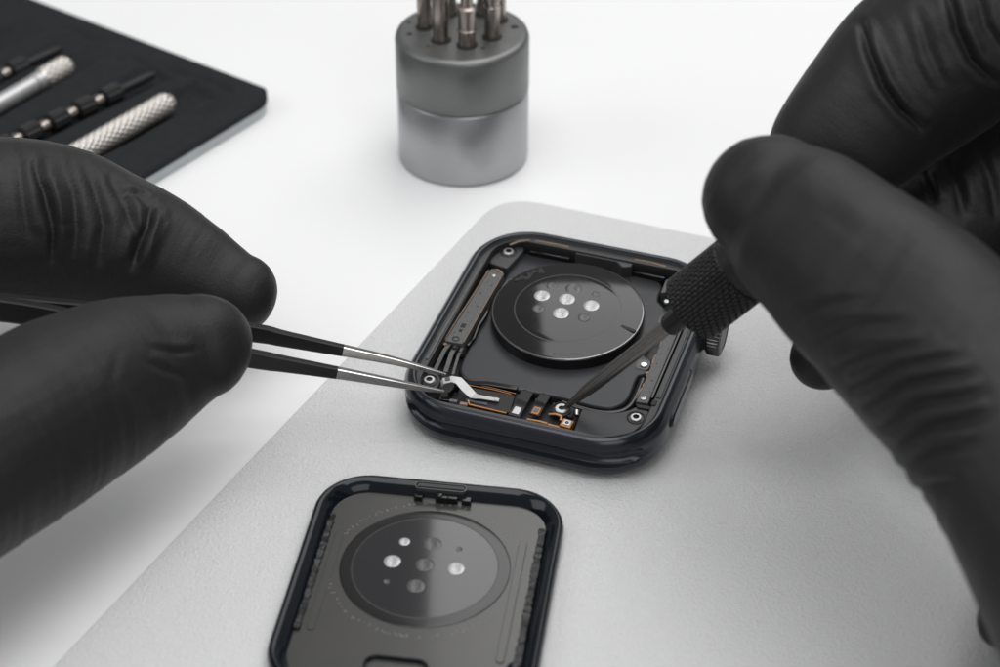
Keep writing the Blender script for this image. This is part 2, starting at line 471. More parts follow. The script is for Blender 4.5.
# left module bar with its dots and copper edge
b = BM(); prism(b, [(-16.35, -6.0), (-13.6, -5.8), (-13.2, 11.7), (-15.6, 11.9)], 3.6, 6.35)
lb = obj('module_bar', b, M['bar'], watch, bevel=.14)
b = BM()
for (u, v, r_) in ((-15.0, 6.0, .13), (-14.4, 3.0, .13), (-15.3, 1.2, .1), (-14.0, 8.2, .1), (-15.6, -3.8, .12), (-14.1, -.6, .1), (-14.9, 8.9, .08)):
    lathe(b, [(r_, 6.3), (r_, 6.38), (0, 6.39)], (u, v), 12)
pieces('module_speck', b, M['blackmatte'], lb)
b = BM(); strip(b, [(-13.25, 11.4, 6.25), (-13.4, 5, 6.25), (-13.55, -5.5, 6.25)], .1, .14); pieces('copper_edge', b, M['copperdull'], lb)
b = BM()
for (u, v, r_) in ((-14.5, 10.6, .3),):
    lathe(b, [(r_, 6.3), (r_, 6.42), (r_ * .8, 6.46), (0, 6.46)], (u, v), 16)
pieces('module_dot', b, M['silver'], lb)
b = BM(); box(b, -14.9, -1.9, .7, .9, 6.3, 6.39, 0); box(b, -14.9, -3.1, .55, .6, 6.3, 6.38); lathe(b, [(.55, 6.2), (.55, 6.42), (.4, 6.44), (.36, 6.3), (0, 6.3)], (-14.9, -5.1), 20)
pieces('module_mark', b, M['blackmatte'], lb)
b = BM(); strip(b, [(-15.68, 11.6, 6.2), (-15.9, 6.0, 6.2), (-16.2, 0, 6.2), (-16.4, -5.7, 6.2)], .16, .22); strip(b, [(-15.4, 12.05, 6.0), (-14.4, 12.15, 6.2), (-13.6, 11.9, 6.0)], .25, .2)
strip(b, [(-16.4, -6.15, 5.9), (-15.9, -6.5, 5.9)], .5, .2)
pieces('copper_edge', b, M['copperdull'], lb)
# spring contacts below the bar
for (u0, v0, u1, v1, w) in ((-15.6, -5.2, -15.9, -11.6, .62), (-14.6, -6.0, -14.3, -11.2, .7), (-13.6, -6.0, -13.1, -11.4, .45)):
    b = BM(); strip(b, [(u0, v0, 5.5), (u0 * .6 + u1 * .4, v0 * .6 + v1 * .4, 5.9), (u1, v1, 5.0)], w, .28); obj('spring_contact', b, M['bar'], watch, bevel=.06)
b = BM(); box(b, -14.5, -6.7, .5, .7, 5.0, 6.3); lathe(b, [(.35, 5.6), (.35, 6.0), (.2, 6.05), (0, 6.05)], (-13.4, -7.4), 14); pieces('connector', b, M['blackmatte'], watch, bevel=.08)
# debris-like cable loops between bar and plate
b = BM(); tube(b, [(-13.2, 4.5, 5.2), (-12.9, 2.0, 5.6), (-13.1, -.5, 5.5), (-12.9, -3.0, 5.3), (-13.3, -4.6, 5.0)], .28, 8)
tube(b, [(-12.8, 9.5, 5.3), (-12.2, 10.6, 6.0), (-11.6, 11.6, 5.7), (-10.9, 12.5, 5.9)], .24, 8)
pieces('flex_cable', b, M['blackgloss'], watch)
# dark tool marks on the crystal's edge, a ragged film
b = BM()
for k in range(6):
    u, v = -10.4 + k * .55 + random.uniform(-.2, .2), 10.7 + k * .62 + random.uniform(-.3, .3)
    q = math.hypot(u - CX, v - CY); zz = 6.75 if q < 11 else 6.4
    lathe(b, [(.05, zz - .3), (.6, zz - .3), (.5, zz + .04), (0, zz + .07)], (u, v), 14, fn=lambda a, z_, r, k=k: .28 * math.sin(2 * a + k * 1.9) + .16 * math.sin(5 * a + k) if r > .3 else 0)
pieces('adhesive_film', b, M['blackmatte'], cry, bevel=.05)

# top ledge: bracket with slot, copper strips, black gutter
b = BM(); prism(b, smooth_poly([(-5.0, 20.3), (-4.1, 19.0), (2.5, 19.0), (3.6, 17.9), (5.0, 18.5), (4.7, 20.1), (2.9, 20.4)], .3, 2)[::-1], 3.6, 6.85)
tb = obj('top_bracket', b, M['ledge'], watch, bevel=.12)
b = BM(); prism(b, [(x - .1, y + 19.75) for x, y in pill(3.0, .75)], 6.7, 6.93); prism(b, [(x - .1, y + 19.75) for x, y in pill(2.4, .3)], 6.9, 6.96, 1); obj('bracket_slot', b, [M['blackgloss'], M['bar']], tb)
for pts in ([(-14.3, 17.6, 7.0), (-13.2, 18.9, 7.0), (-11.7, 19.65, 7.0)], [(-10.9, 19.75, 7.0), (-8, 19.85, 7.0), (-5.4, 19.8, 7.0)], [(5.0, 19.9, 7.0), (7.5, 19.95, 7.0), (10.0, 19.65, 7.0)], [(12.0, 19.3, 6.9), (13.0, 18.7, 6.9)]):
    b = BM(); strip(b, pts, .34, .2); obj('copper_strip', b, M['copperdull'], watch)
b = BM(); prism(b, [(-11.6, 18.9), (-5.0, 18.95), (-5.0, 20.2), (-11.4, 20.1)], 3.3, 5.6); prism(b, [(4.8, 18.8), (10.2, 18.7), (10.4, 19.9), (4.8, 20.2)], 3.3, 5.6)
pieces('top_gutter', b, M['blackgloss'], watch, bevel=.2)

# right module bar, its ledge rail, sockets
b = BM(); prism(b, [(13.9, -10.2), (15.7, -10.0), (15.5, 13.6), (13.7, 13.0)], 3.6, 6.35)
rb = obj('module_bar', b, M['bar'], watch, bevel=.14)
b = BM()
for (u, v, r_) in ((14.9, -5.2, .13), (14.6, -1.5, .1), (15.2, 2.2, .12), (14.8, 5.6, .13), (14.6, .8, .09), (15.2, -7.6, .08)):
    lathe(b, [(r_, 6.3), (r_, 6.38), (0, 6.39)], (u, v), 12)
pieces('module_speck', b, M['blackmatte'], rb)
b = BM(); lathe(b, [(.42, 6.3), (.42, 6.46), (.25, 6.5), (.2, 6.38), (0, 6.38)], (14.75, -9.2), 20)
for (u, v, r_) in ():
    lathe(b, [(r_, 6.3), (r_, 6.4), (0, 6.41)], (u, v), 12)
pieces('module_dot', b, M['silver'], rb)
b = BM()
for (v0, v1) in ((-9.7, -6.2), (-4.6, -3.4), (-2.2, .3), (2.1, 6.2)):
    strip(b, [(13.88 + random.uniform(-.05, .05), v0 + (v1 - v0) * i / 5, 6.22 + random.uniform(-.08, .1)) for i in range(6)], [random.uniform(.06, .26) for i in range(6)], .16)
lathe(b, [(.22, 6.1), (.22, 6.45), (0, 6.5)], (13.7, -3.9), 12)
pieces('copper_edge', b, M['copperdull'], rb)
b = BM(); prism(b, [(15.95, -9.6), (16.2, -9.6), (16.2, 13.5), (15.95, 13.5)], 6.9, 7.2)
obj('ledge_rail', b, M['blackgloss'], watch)
b = BM(); prism(b, [(-17.2, -11.5), (-16.75, -11.5), (-16.6, 11.5), (-17.0, 12.5)], 6.9, 7.28); obj('ledge_rail', b, M['bar'], watch, bevel=.06)
b = BM(); prism(b, [(16.5, -9.4), (17.3, -9.4), (17.3, 13.0), (16.5, 13.0)], 6.9, 7.26); obj('ledge_rail', b, M['ledge'], watch, bevel=.06)
b = BM(); prism(b, [(16.3, -11.2), (17.0, -11.1), (17.0, -10.0), (16.3, -10.1)], 6.0, 7.3); prism(b, [(13.9, -10.3), (16.2, -10.2), (16.2, -10.9), (14.4, -11.0)], 5.6, 6.1)
pieces('ledge_clip', b, M['blackmatte'], watch, bevel=.08)
for (u, v) in ((12.65, 10.1), (12.3, -.55)):
    b = BM(); prism(b, [(u + x * .95, v + y * 1.1) for x, y in rr(1.0, 1.0, .55, 4, 2)], 4.5, 4.82); lathe(b, [(.55, 4.8), (.5, 5.0), (.2, 5.05), (0, 5.0)], (u + .1, v - .1), 10, 1)
    obj('socket', b, [M['blackgloss'], M['steel']], watch)
b = BM(); lathe(b, [(.4, 5.4), (.4, 5.75), (.2, 5.8), (0, 5.75)], (11.9, 13.4), 14); obj('rivet', b, M['silver'], watch)
b = BM(); prism(b, [(10.6, 14.8), (11.2, 14.9), (12.0, 17.2), (11.2, 18.9), (10.5, 17.8)][::-1], 3.3, 6.0); obj('side_bracket', b, M['bar'], watch, bevel=.1)
b = BM(); prism(b, [(12.9, 14.0), (15.4, 14.0), (14.6, 17.2), (12.4, 19.0)], 3.3, 6.6); obj('corner_bracket', b, M['ledge'], watch, bevel=.15)

# bottom assembly: flex board, clips, pads, gold contacts
b = BM(); prism(b, [(-11.6, -12.3), (-3.2, -12.1), (6.6, -12.6), (6.9, -18.4), (-2.6, -18.6), (-11.4, -18.0)][::-1], 3.3, 4.9)
obj('flex_board', b, M['blackmatte'], watch, bevel=.1)
b = BM(); prism(b, [(-9.7, -13.5), (-3.0, -13.2), (-2.5, -16.9), (-8.7, -16.9)][::-1], 4.9, 5.5); obj('flex_cover', b, M['blackmatte'], watch, bevel=.1)
b = BM(); strip(b, [(-10.2, -12.75, 5.4), (-6.5, -12.75, 5.45), (-3.0, -12.9, 5.45)], .1, .1); strip(b, [(-10.0, -13.15, 5.4), (-6.5, -13.05, 5.45), (-3.6, -13.2, 5.45)], .1, .1); pieces('gold_trace', b, M['gold'], watch)
b = BM(); strip(b, [(-8.9, -16.5, 5.6), (-8.5, -17.2, 5.5), (-5.5, -17.25, 5.5), (-2.9, -17.3, 5.5)], .2, .2); pieces('gold_trace', b, M['gold'], watch)
b = BM(); strip(b, [(.2, -17.5, 5.4), (2.0, -17.45, 5.45), (3.2, -17.5, 5.4)], .28, .22); strip(b, [(3.3, -17.5, 5.3), (5.0, -17.6, 5.3)], .3, .2); pieces('gold_trace', b, M['gold'], watch)
b = BM(); strip(b, [(2.9, -15.9, 5.75), (3.9, -15.75, 5.9), (4.75, -15.8, 5.8), (4.9, -16.6, 5.75)], .34, .18); pieces('gold_trace', b, M['gold'], watch)
b = BM(); strip(b, [(-12.2, -13.0, 4.4), (-7.5, -12.2, 4.9), (-3.0, -12.0, 5.0)], .9, .9); obj('rib_wall', b, M['blackgloss'], watch, bevel=.15)
# silver spring finger held by the tweezers
b = BM()
strip(b, [(-13.0, -14.75, 6.75), (-12.2, -14.15, 6.8), (-11.2, -14.1, 6.75), (-9.9, -14.7, 6.1), (-8.6, -15.35, 5.65), (-7.9, -15.5, 5.75), (-7.2, -15.45, 5.8), (-4.7, -15.3, 5.8)],
      [1.1, 1.3, 1.45, 1.45, 1.3, .9, .7, .62], .13)
strip(b, [(-13.4, -14.95, 6.3), (-13.2, -14.85, 6.75), (-12.8, -14.65, 6.8)], 1.25, .13)
lathe(b, [(.3, 5.9), (.3, 6.0), (.2, 6.02), (0, 5.98)], (-5.1, -15.3), 14)
sp_ = obj('spring_finger', b, M['finger'], watch, sharp=25)
b = BM(); box(b, -12.75, -14.35, .7, .75, 6.85, 7.0, R(25)); obj('finger_socket', b, M['darksteel'], sp_)
b = BM(); box(b, -7.7, -16.3, 3.2, .55, 5.45, 5.62, R(1)); obj('label_strip', b, M['blackgloss'], watch)
# two folded black clips with metal pads
def clip(u, v, w, l, padm, padv, name):
    bb = BM(); strip(bb, [(u + .25, v, 4.9), (u + .2, v - .15, 6.2), (u + .1, v - .5, 6.45), (u, v - l * .45, 6.4), (u - .2, v - l * .55, 5.9), (u - .35, v - l, 5.75)], w, .25)
    o = obj(name, bb, M['blackmatte'], watch, bevel=.06)
    b2 = BM(); box(b2, u - .28, v + padv, 1.1, 1.5, 5.7, 6.12, R(-3)); p = obj('contact_pad', b2, M[padm], o, bevel=.07)
    if padm == 'gold':
        b3 = BM(); box(b3, u - .28, v + padv, .65, .8, 6.05, 6.18, R(-3)); obj('pad_centre', b3, M['lens_dim'], p, bevel=.05)
    return o
clip(-1.25, -12.7, 1.75, 5.2, 'silver', -4.05, 'flex_clip')
clip(1.35, -12.6, 1.6, 4.2, 'gold', -3.35, 'flex_clip')
b = BM(); prism(b, [(2.7, -13.2), (6.0, -13.4), (6.2, -15.4), (2.7, -15.2)][::-1], 4.9, 5.75); obj('screw_seat', b, M['blackmatte'], watch, bevel=.12)
screw(4.3, -14.35, 5.95, .95, 1.3)
b = BM(); box(b, 5.9, -17.0, 1.65, 1.6, 4.9, 6.0, R(-5)); gq = obj('gold_bracket', b, M['gold'], watch, bevel=.1)
b = BM(); box(b, 5.95, -16.95, 1.1, 1.05, 5.95, 6.1, R(-5)); obj('bracket_pad', b, M['silver'], gq, bevel=.06)
b = BM(); lathe(b, [(.26, 6.02), (.26, 6.14), (.1, 6.15), (0, 6.05)], (5.95, -17.0), 12); obj('bracket_hole', b, M['hole'], gq)
b = BM(); tube(b, [(6.4, -13.9, 5.7), (6.7, -14.9, 5.7)], .3, 10); obj('roller_pin', b, M['steel'], watch)
for (u, v) in ((-10.9, -17.0), (-9.3, -17.15)):
    b = BM(); tube(b, [(u - .55, v - .05, 5.3), (u + .55, v + .05, 5.3)], .42, 12); obj('roller_pin', b, M['copperdull'] if u > -10 else M['lens_dim'], watch)
b = BM(); box(b, -12.4, -15.9, 2.0, 1.6, 3.3, 5.0, R(10)); box(b, -11.7, -14.9, .25, 2.2, 4.9, 5.9, R(-25)); pieces('contact_block', b, M['blackgloss'], watch, bevel=.1)

# ------------------------------------------------------------------ removed back cover
GM = Matrix.Translation((-19.6, -49.0, .78)) @ Matrix.Rotation(R(-8.2), 4, 'Z')
back = empty('watch_back_cover', GM, 'removed dark glass watch back lying face up in front of the open watch', 'watch cover')
GW, GL, GR = 17.0, 20.4, 7.4
rings = []
gp = [(2.5, .55), (2.4, .78), (2.1, 1.2), (1.65, 1.65), (1.15, 2.05), (.85, 2.22), (.6, 2.25), (.35, 2.1), (.12, 1.7), (.0, 1.1), (.05, .6), (.35, .2), (1.0, 0)]
for ins, z in gp:
    rings.append([(x, y, z) for x, y in rr(GW - ins, GL - ins, GR - ins, 14, 6)])
b = BM(); loft(b, rings, False, True); rimo = obj('cover_rim', b, M['rim'], back, sharp=60)
b = BM(); prism(b, rr(GW - 1.7, GL - 1.7, GR - 1.7), .1, .7); obj('glass_panel', b, M['backglass'], back)
# ragged adhesive along both long sides
for (u, v0, v1, w) in ((-14.25, -9.5, 12.5, .45), (14.15, -12.0, 13.5, .6)):
    b = BM(); n = 60; rings = []
    for i in range(n):
        v = v0 + (v1 - v0) * i / (n - 1); ww = w * random.uniform(.75, 1.1)
        rings.append([(u - ww, v, .68), (u - ww * .8, v, random.uniform(1.0, 1.35)), (u + ww * .8, v, random.uniform(1.0, 1.3)), (u + ww, v, .68)])
    loft(b, rings, True, True); obj('adhesive_strip', b, M['adhesive'], back)
for (u, v0, v1) in ((-12.6, -9.2, 9.6), (11.9, -11.6, 11.0)):
    b = BM(); out = [(u + (x if abs(x) < 9 else x), (v0 + v1) / 2 + y) for x, y in rr(.55, (v1 - v0) / 2, .5, 4, 2)]; prism(b, out, .68, .85); obj('side_channel', b, M['backglass'], back, bevel=.06)
# disc with sensors
disc = link('sensor_disc', bpy.data.meshes.new('sensor_disc'), back); b = BM(); DX, DY = -.2, 4.2
lathe(b, [(11.2, .6), (11.2, .74), (11.1, .78)] + [(r_, 1.0 - .2 * (r_ / 11) ** 2) for r_ in (11, 10.3, 9.7)] + [(9.62, .8505), (9.55, .852), (9.5, .8525)] + [(r_, 1.0 - .2 * (r_ / 11) ** 2) for r_ in (9, 8, 7, 6, 5, 4, 3, 2, 1, 0)], (DX, DY), 96, mis=[1, 1, 1, 1, 1, 2, 2, 2] + [0] * 12)
bmesh.ops.recalc_face_normals(b, faces=b.faces); b.to_mesh(disc.data); b.free()
for m in ('backdisc', 'discband', 'ringline'): disc.data.materials.append(M[m])
disc.data.shade_smooth()
for (x, y, r_, m) in ((-4.4, 0.3, 1.22, 'lens'), (-.1, 0.2, 1.3, 'lens_dim'), (4.1, 0.1, 1.22, 'lens'), (-.5, -3.9, 1.3, 'lens_dim'), (.2, 4.4, 1.3, 'lens_dim'), (-3.5, 4.3, .8, 'lens'), (3.9, 3.9, .45, 'lens_dim'), (-4.4, -3.6, .45, 'lens_dim')):
    q = math.hypot(x, y); lens(disc, DX + x, DY + y, r_ * .95, 1.0 - .2 * (q / 11) ** 2 + .01, M[m])
# faint worn engraving round the disc: strokes too worn to read
b = BM()
a = 0.
while a < 2 * PI:
    if random.random() < .86:
        for k in range(random.choice((1, 2, 2, 3))):
            aa = a + random.uniform(-.018, .018); rr0 = 12.7 + random.uniform(-.28, .28)
            box(b, DX + rr0 * math.cos(aa), DY + rr0 * math.sin(aa), random.uniform(.1, .5), random.uniform(.1, .22), .695, .706 + random.uniform(0, .004), aa + random.choice((0, PI / 2, .6)))
    a += .062
tag(obj('worn_engraving', b, M['engraving'], back, flat=True), kind='stuff')
# pill slot in the top rim, pill tab at the lower end, small clips under the rim
def pill_ring(bm_, l, w, t, z0, z1, cx, cy):
    o_, i_ = pill(l, w), pill(l - 2 * t, w - 2 * t)
    loft(bm_, [[(x + cx, y + cy, z0) for x, y in o_], [(x + cx, y + cy, z1) for x, y in o_], [(x + cx, y + cy, z1) for x, y in i_], [(x + cx, y + cy, z0) for x, y in i_]])
b = BM(); pill_ring(b, 7.2, 1.5, .16, 1.75, 2.3, -.5, GL - 1.65); ps = obj('rim_slot', b, M['lens_dim'], back)
b = BM(); pill_ring(b, 8.2, 3.2, .3, .6, 1.25, -.6, -GL + 6.1); obj('lower_tab', b, M['rim'], back, bevel=.08)
b = BM()
for (u, w) in ((-3.4, 1.2), (-.2, 1.7), (1.3, 1.4), (3.2, 1.3)): box(b, u, GL - 2.9, w, .9, .7, 1.6 + .2 * (w > 1.3))
lathe(b, [(.5, 1.6), (.5, 1.95), (.3, 2.05), (0, 2.05)], (-.5, GL - 2.9), 14); pieces('cable_clip', b, M['blackgloss'], back, bevel=.12)
b = BM(); lathe(b, [(.7, 1.0), (.9, 1.8), (.6, 2.3), (0, 2.4)], (13.9, -13.2), 14); lathe(b, [(.5, 1.0), (.6, 1.9), (.3, 2.2), (0, 2.25)], (14.9, -14.0), 12); pieces('corner_latch', b, M['rim'], back)

# ------------------------------------------------------------------ bit holder with bits
HC = Vector((-15.75, 62.6)); HR = 11.25; HT = 23.9
holder = empty('bit_holder', Matrix.Translation((HC.x, HC.y, 0)), 'round grey two tone metal holder standing behind the watch with bits in its top', 'bit holder')
b = BM(); lathe(b, [(0, 0.02), (HR - .5, .02), (HR - .1, .35), (HR, .8), (HR, 13.2), (HR - .25, 13.5), (0, 13.5)], seg=128); obj('holder_base', b, M['greymetal_base'], holder, sharp=50)
b = BM(); lathe(b, [(0, 13.45), (HR - .45, 13.45), (HR - .35, 13.6), (HR + .06, 13.95), (HR + .06, 22.9), (HR - .15, 23.5), (HR - .7, HT), (HR - 1.2, HT + .03), (0, HT + .03)], seg=128)
htop = obj('holder_top', b, M['greymetal_top'], holder, sharp=60)
hz = HT + .03
holes = []
bits = [(424.5, 27, 1.15, 0), (441, 40, 1.35, 1), (467, 45, 1.4, 2), (492, 37, 1.3, 3), (450, 14, 1.1, 4), (483, 14, 1.1, 5), (500, 20, 1.0, 6)]
for (x, y, r_) in ((409.5, 34, .5), (409, 22, .42), (514.5, 27, .7), (483, 48, .42), (428, 46, .3)):
    p = on_plane(x, y, hz); holes.append((p.x - HC.x, p.y - HC.y, r_))
b = BM()
for (u, v, r_) in holes: lathe(b, [(r_, hz - .2), (r_, hz + .012), (r_ * .92, hz + .02), (0, hz + .015)], (u, v), 20)
pieces('holder_hole', b, M['hole'], htop)
blabels = ['tall slim driver bit at the left edge of the bit holder', 'thick smooth driver bit standing second from the left in the bit holder', 'collared driver bit with two rings standing front centre in the bit holder',
           'short notched driver bit with bright collar at the right of the bit holder', 'thin driver bit half hidden behind the thick smooth one in the holder', 'thin driver bit behind the collared one in the bit holder', 'slimmest driver bit at the far right behind the notched one']
for (x, y, r_, k) in bits:
    p = on_plane(x, y, hz)
    t = empty('driver_bit', Matrix.Translation((p.x, p.y, hz)), blabels[k], 'driver bit', 'driver bits standing in the holder')
    b = BM(); lathe(b, [(r_ + .42, .03), (r_ + .4, .12), (r_ + .05, .14)], seg=24, mi=0); obj('bore', b, M['hole'], t)
    b = BM(); s6 = lambda a, z, r, _r=r_: -.1 * _r * (1 - math.cos(6 * a)) / 2
    if k == 0: lathe(b, [(0, .05), (r_, .05), (r_, 2), (r_ * 1.05, 2.1), (r_ * 1.05, 14), (r_ * .6, 15), (r_ * .4, 19), (0, 19)], seg=36, fn=s6)
    elif k == 1: lathe(b, [(0, .05), (r_, .05), (r_, 3.0), (r_ * 1.08, 3.4), (r_ * 1.12, 12), (r_ * .7, 13.5), (r_ * .45, 17), (0, 17)], seg=36)
    elif k == 2: lathe(b, [(0, .05), (r_, .05), (r_, 2.7), (r_ * 1.15, 2.8), (r_ * 1.15, 3.0), (r_ * 1.02, 3.1), (r_ * 1.02, 6.2), (r_ * 1.12, 6.3), (r_ * 1.12, 6.9), (r_ * .72, 7.2), (r_ * .72, 15), (0, 15)], seg=36)
    elif k == 3: lathe(b, [(0, .05), (r_, .05), (r_, 3.6), (r_ * 1.1, 3.7), (r_ * 1.12, 5.8), (r_ * .95, 5.9), (r_ * .95, 6.7), (r_ * 1.15, 6.9), (r_ * 1.15, 8.2), (r_ * .5, 9), (r_ * .4, 12), (0, 12)], seg=36, fn=lambda a, z, r: -.12 if (3.6 < z < 5.85 and math.cos(6 * a) < .2) else 0)
    else: lathe(b, [(0, .05), (r_, .05), (r_, 8), (r_ * .6, 9), (r_ * .5, 13), (0, 13)], seg=36, fn=s6)
    obj('shank', b, M['bit'], t, sharp=40)

# ------------------------------------------------------------------ tool case
CA = R(54.0)
CM = Matrix.Translation((-48.9, 78.9, 0)) @ Matrix.Rotation(CA, 4, 'Z')      # local -x runs down the right edge, +y across the case
case_o = empty('tool_case', CM, 'flat black tool case with grey edge holding silver and black tools', 'tool case')
CL, CWd = 120., 110.
out = [(x - CL / 2, y + CWd / 2) for x, y in rr(CL / 2, CWd / 2, 4.0, 8, 4)]
inn = [(x - CL / 2, y + CWd / 2) for x, y in rr(CL / 2 - .3, CWd / 2 - .3, 5.7, 8, 4)]
CMI = CM.inverted()


def seg_on_case(x0, y0, x1, y1, z):
    return CMI @ on_plane(x0, y0, z), CMI @ on_plane(x1, y1, z)


wall_in = [(x - CL / 2, y + CWd / 2) for x, y in rr(CL / 2 - 3, CWd / 2 - 3, 1.0, 8, 4)]
b = BM(); loft(b, [[(x, y, z) for x, y in o_] for o_, z in ((wall_in, .3), (inn, .02), (inn, 2.15), (wall_in, 2.15))], True, False); obj('case_shell', b, M['shell'], case_o, bevel=.12)
TOOLS = {}
def line_on_case(x0, y0, x1, y1): return CMI @ on_plane(x0, y0, 3.3), CMI @ on_plane(x1, y1, 3.3)
GRV = [line_on_case(40, 178, 215, 82) + (3.0, 2.0), line_on_case(-20, 160, 174, 66) + (2.9, 1.9), line_on_case(-40, 128, 92, 54) + (2.8, 1.9), line_on_case(-60, 106, 80, 40) + (2.3, 1.3), line_on_case(-80, 80, 40, 20) + (2.3, 1.2)] + [line_on_case(*q_) + (.8, .7) for q_ in ((150, 62, 235, 88), (180, 72, 225, 110), (215, 82, 235, 96), (120, 50, 175, 84), (60, 25, 110, 44), (190, 120, 240, 92))]
def foam_h(x, y):
    h = 3.4 - .25 * max(0, 1 - min(-x, x + CL, y, CWd - y) / 1.2) ** 2 * 2.2 + (.22 * noise.noise(Vector((x * .09, y * .09, 3))) + .06 * noise.noise(Vector((x * .4, y * .4, 1)))) * min(1, max(0, min(-x, x + CL, y, CWd - y)) / 6)
    for a_, c_, w_, dp in GRV:
        ax, ay, bx, by = a_.x, a_.y, c_.x, c_.y; L_ = math.hypot(bx - ax, by - ay); ux, uy = (bx - ax) / L_, (by - ay) / L_
        t_ = max(0, min(L_, (x - ax) * ux + (y - ay) * uy)); dd_ = math.hypot(x - ax - ux * t_, y - ay - uy * t_)
        q = dd_ / w_
        h -= dp * (1 - sst(.75, 1.15, q)) * (sst(0, 10, L_ - t_ + 2) if w_ > 1 else math.exp(-((t_ / L_ - .5) / .35) ** 2)) - .5 * math.exp(-((q - 1.4) / .25) ** 2) * sst(0, 8, min(-x, x + CL, y, CWd - y) - 2)
    return h
b = BM(); NX, NY = 150, 138; g_ = []
for i in range(NX + 1):
    row = []
    for k in range(NY + 1):
        x, y = -CL + CL * i / NX, CWd * k / NY
        for cx_, cy_, sx_, sy_ in ((-6, 6, 1, -1), (-6, CWd - 6, 1, 1), (-CL + 6, 6, -1, -1), (-CL + 6, CWd - 6, -1, 1)):
            dx_, dy_ = (x - cx_) * sx_, (y - cy_) * sy_
            if dx_ > 0 and dy_ > 0 and math.hypot(dx_, dy_) > 1e-6:
                k_ = 4 * max(dx_, dy_) / 4 / math.hypot(dx_, dy_); x, y = cx_ + sx_ * dx_ * k_, cy_ + sy_ * dy_ * k_
        row.append(b.verts.new((x, y, foam_h(x, y))))
    g_.append(row)
for i in range(NX):
    for k in range(NY): b.faces.new((g_[i][k], g_[i + 1][k], g_[i + 1][k + 1], g_[i][k + 1]))
bd = [g_[i][0] for i in range(NX)] + [g_[NX][k] for k in range(NY)] + [g_[i][NY] for i in range(NX, 0, -1)] + [g_[0][k] for k in range(NY, 0, -1)]
lo = [b.verts.new((v.co.x, v.co.y, 2.16)) for v in bd]
for i in range(len(bd)): b.faces.new((bd[i], lo[i], lo[(i + 1) % len(bd)], bd[(i + 1) % len(bd)]))
obj('foam_insert', b, M['foam'], case_o, sharp=70)


def knurl(n, pitch, amp):
    return lambda a, z, r: amp * (abs(math.sin(n * a / 2 + z * pitch)) + abs(math.sin(n * a / 2 - z * pitch)) - 1.2)


p1_, p0_ = on_plane(171, 101, 4.3), on_plane(40, 176, 4.3)
L1 = (p1_ - p0_).length
h1 = empty('knurled_tool', axis_matrix(p0_, p1_), 'wide silver diamond knurled tool handle nearest the grey edge of the case', 'tool handle')
kz = [i * .16 for i in range(int((L1 - 1.2) / .16))]
b = BM(); lathe(b, [(0, 0)] + [(2.0, z) for z in kz] + [(1.95, L1 - .9), (1.45, L1 - .05), (1.35, L1), (0, L1)], seg=72, fn=lambda a, z, r: knurl(14, 1.9, .24)(a, z, r) if r == 2.0 else 0)
obj('knurled_grip', b, M['knurlsteel'], h1, sharp=80)
p1_, p0_ = on_plane(70, 64, 4.2), on_plane(-40, 126, 4.2); L2 = (p1_ - p0_).length
h2 = empty('knurled_tool', axis_matrix(p0_, p1_), 'slim polished silver tool with a knurled end, behind the black beaded tool', 'tool handle')
zz0 = L2 - 7.0
b = BM(); lathe(b, [(1.75, zz0 - .4)] + [(2.0, zz0 + i * .16) for i in range(int(6.2 / .16))] + [(1.6, L2 - .5), (1.1, L2), (0, L2)], seg=72, fn=lambda a, z, r: knurl(14, 1.9, .24)(a, z, r) if r == 2.0 else 0)
obj('knurled_grip', b, M['knurlsteel'], h2, sharp=80)
b = BM(); lathe(b, [(0, 0), (1.7, 0), (1.7, zz0 - 2.6), (1.5, zz0 - 2.4), (1.5, zz0 - 2.2), (1.8, zz0 - 2.0), (1.8, zz0 - .3), (0, zz0 - .3)], seg=40); obj('shank', b, M['silver'], h2, sharp=40)
for (xa, ya, xb, yb, nb, lab) in ((155, 74, -20, 157, 6, 'black beaded tool with silver necks lying between the two silver handles'), (62, 48, -60, 104, 4, 'black beaded tool farthest from the grey edge of the case')):
    p1_, p0_ = on_plane(xa, ya, 4.1), on_plane(xb, yb, 4.1); L3 = (p1_ - p0_).length
    t = empty('beaded_tool', axis_matrix(p0_, p1_), lab, 'tool', 'black beaded tools in the case')
    b = BM(); lathe(b, [(0, L3 - 8), (.9, L3 - 8), (.9, L3 - 3), (.75, L3 - 1), (.4, L3), (0, L3)], seg=20); obj('tip', b, M['knurlblack'], t)
    zz = L3 - 8.2; k = 0
    while zz > 6:
        l_ = 4.0
        b = BM(); lathe(b, [(0, zz - l_), (1.3, zz - l_), (1.75, zz - l_ + .3), (1.75, zz - .6), (1.45, zz - .1), (0, zz)], seg=40, fn=lambda a, z, r: (.12 if math.cos(14 * a) > 0 else 0) if r > 1.7 else 0)
        obj('barrel', b, M['knurlblack'], t, sharp=30)
        b = BM(); lathe(b, [(0, zz - l_ - 1.9), (1.05, zz - l_ - 1.9), (1.25, zz - l_ - 1.2), (1.05, zz - l_ - .1), (0, zz - l_)], seg=24); obj('neck', b, M['bit'], t)
        zz -= l_ + 2.0

# ------------------------------------------------------------------ tweezers
def blend(pts, n=6):
    """Catmull-Rom through a list of equal-length tuples."""
    P = [np.array(p, float) for p in pts]; out_ = []
    for i in range(len(P) - 1):
        a0, a1, a2, a3 = P[max(i - 1, 0)], P[i], P[i + 1], P[min(i + 2, len(P) - 1)]
        for k in range(n):
            t = k / n
            out_.append(.5 * ((2 * a1) + (a2 - a0) * t + (2 * a0 - 5 * a1 + 4 * a2 - a3) * t * t + (3 * a1 - a0 - 3 * a2 + a3) * t ** 3))
    out_.append(P[-1]); return out_


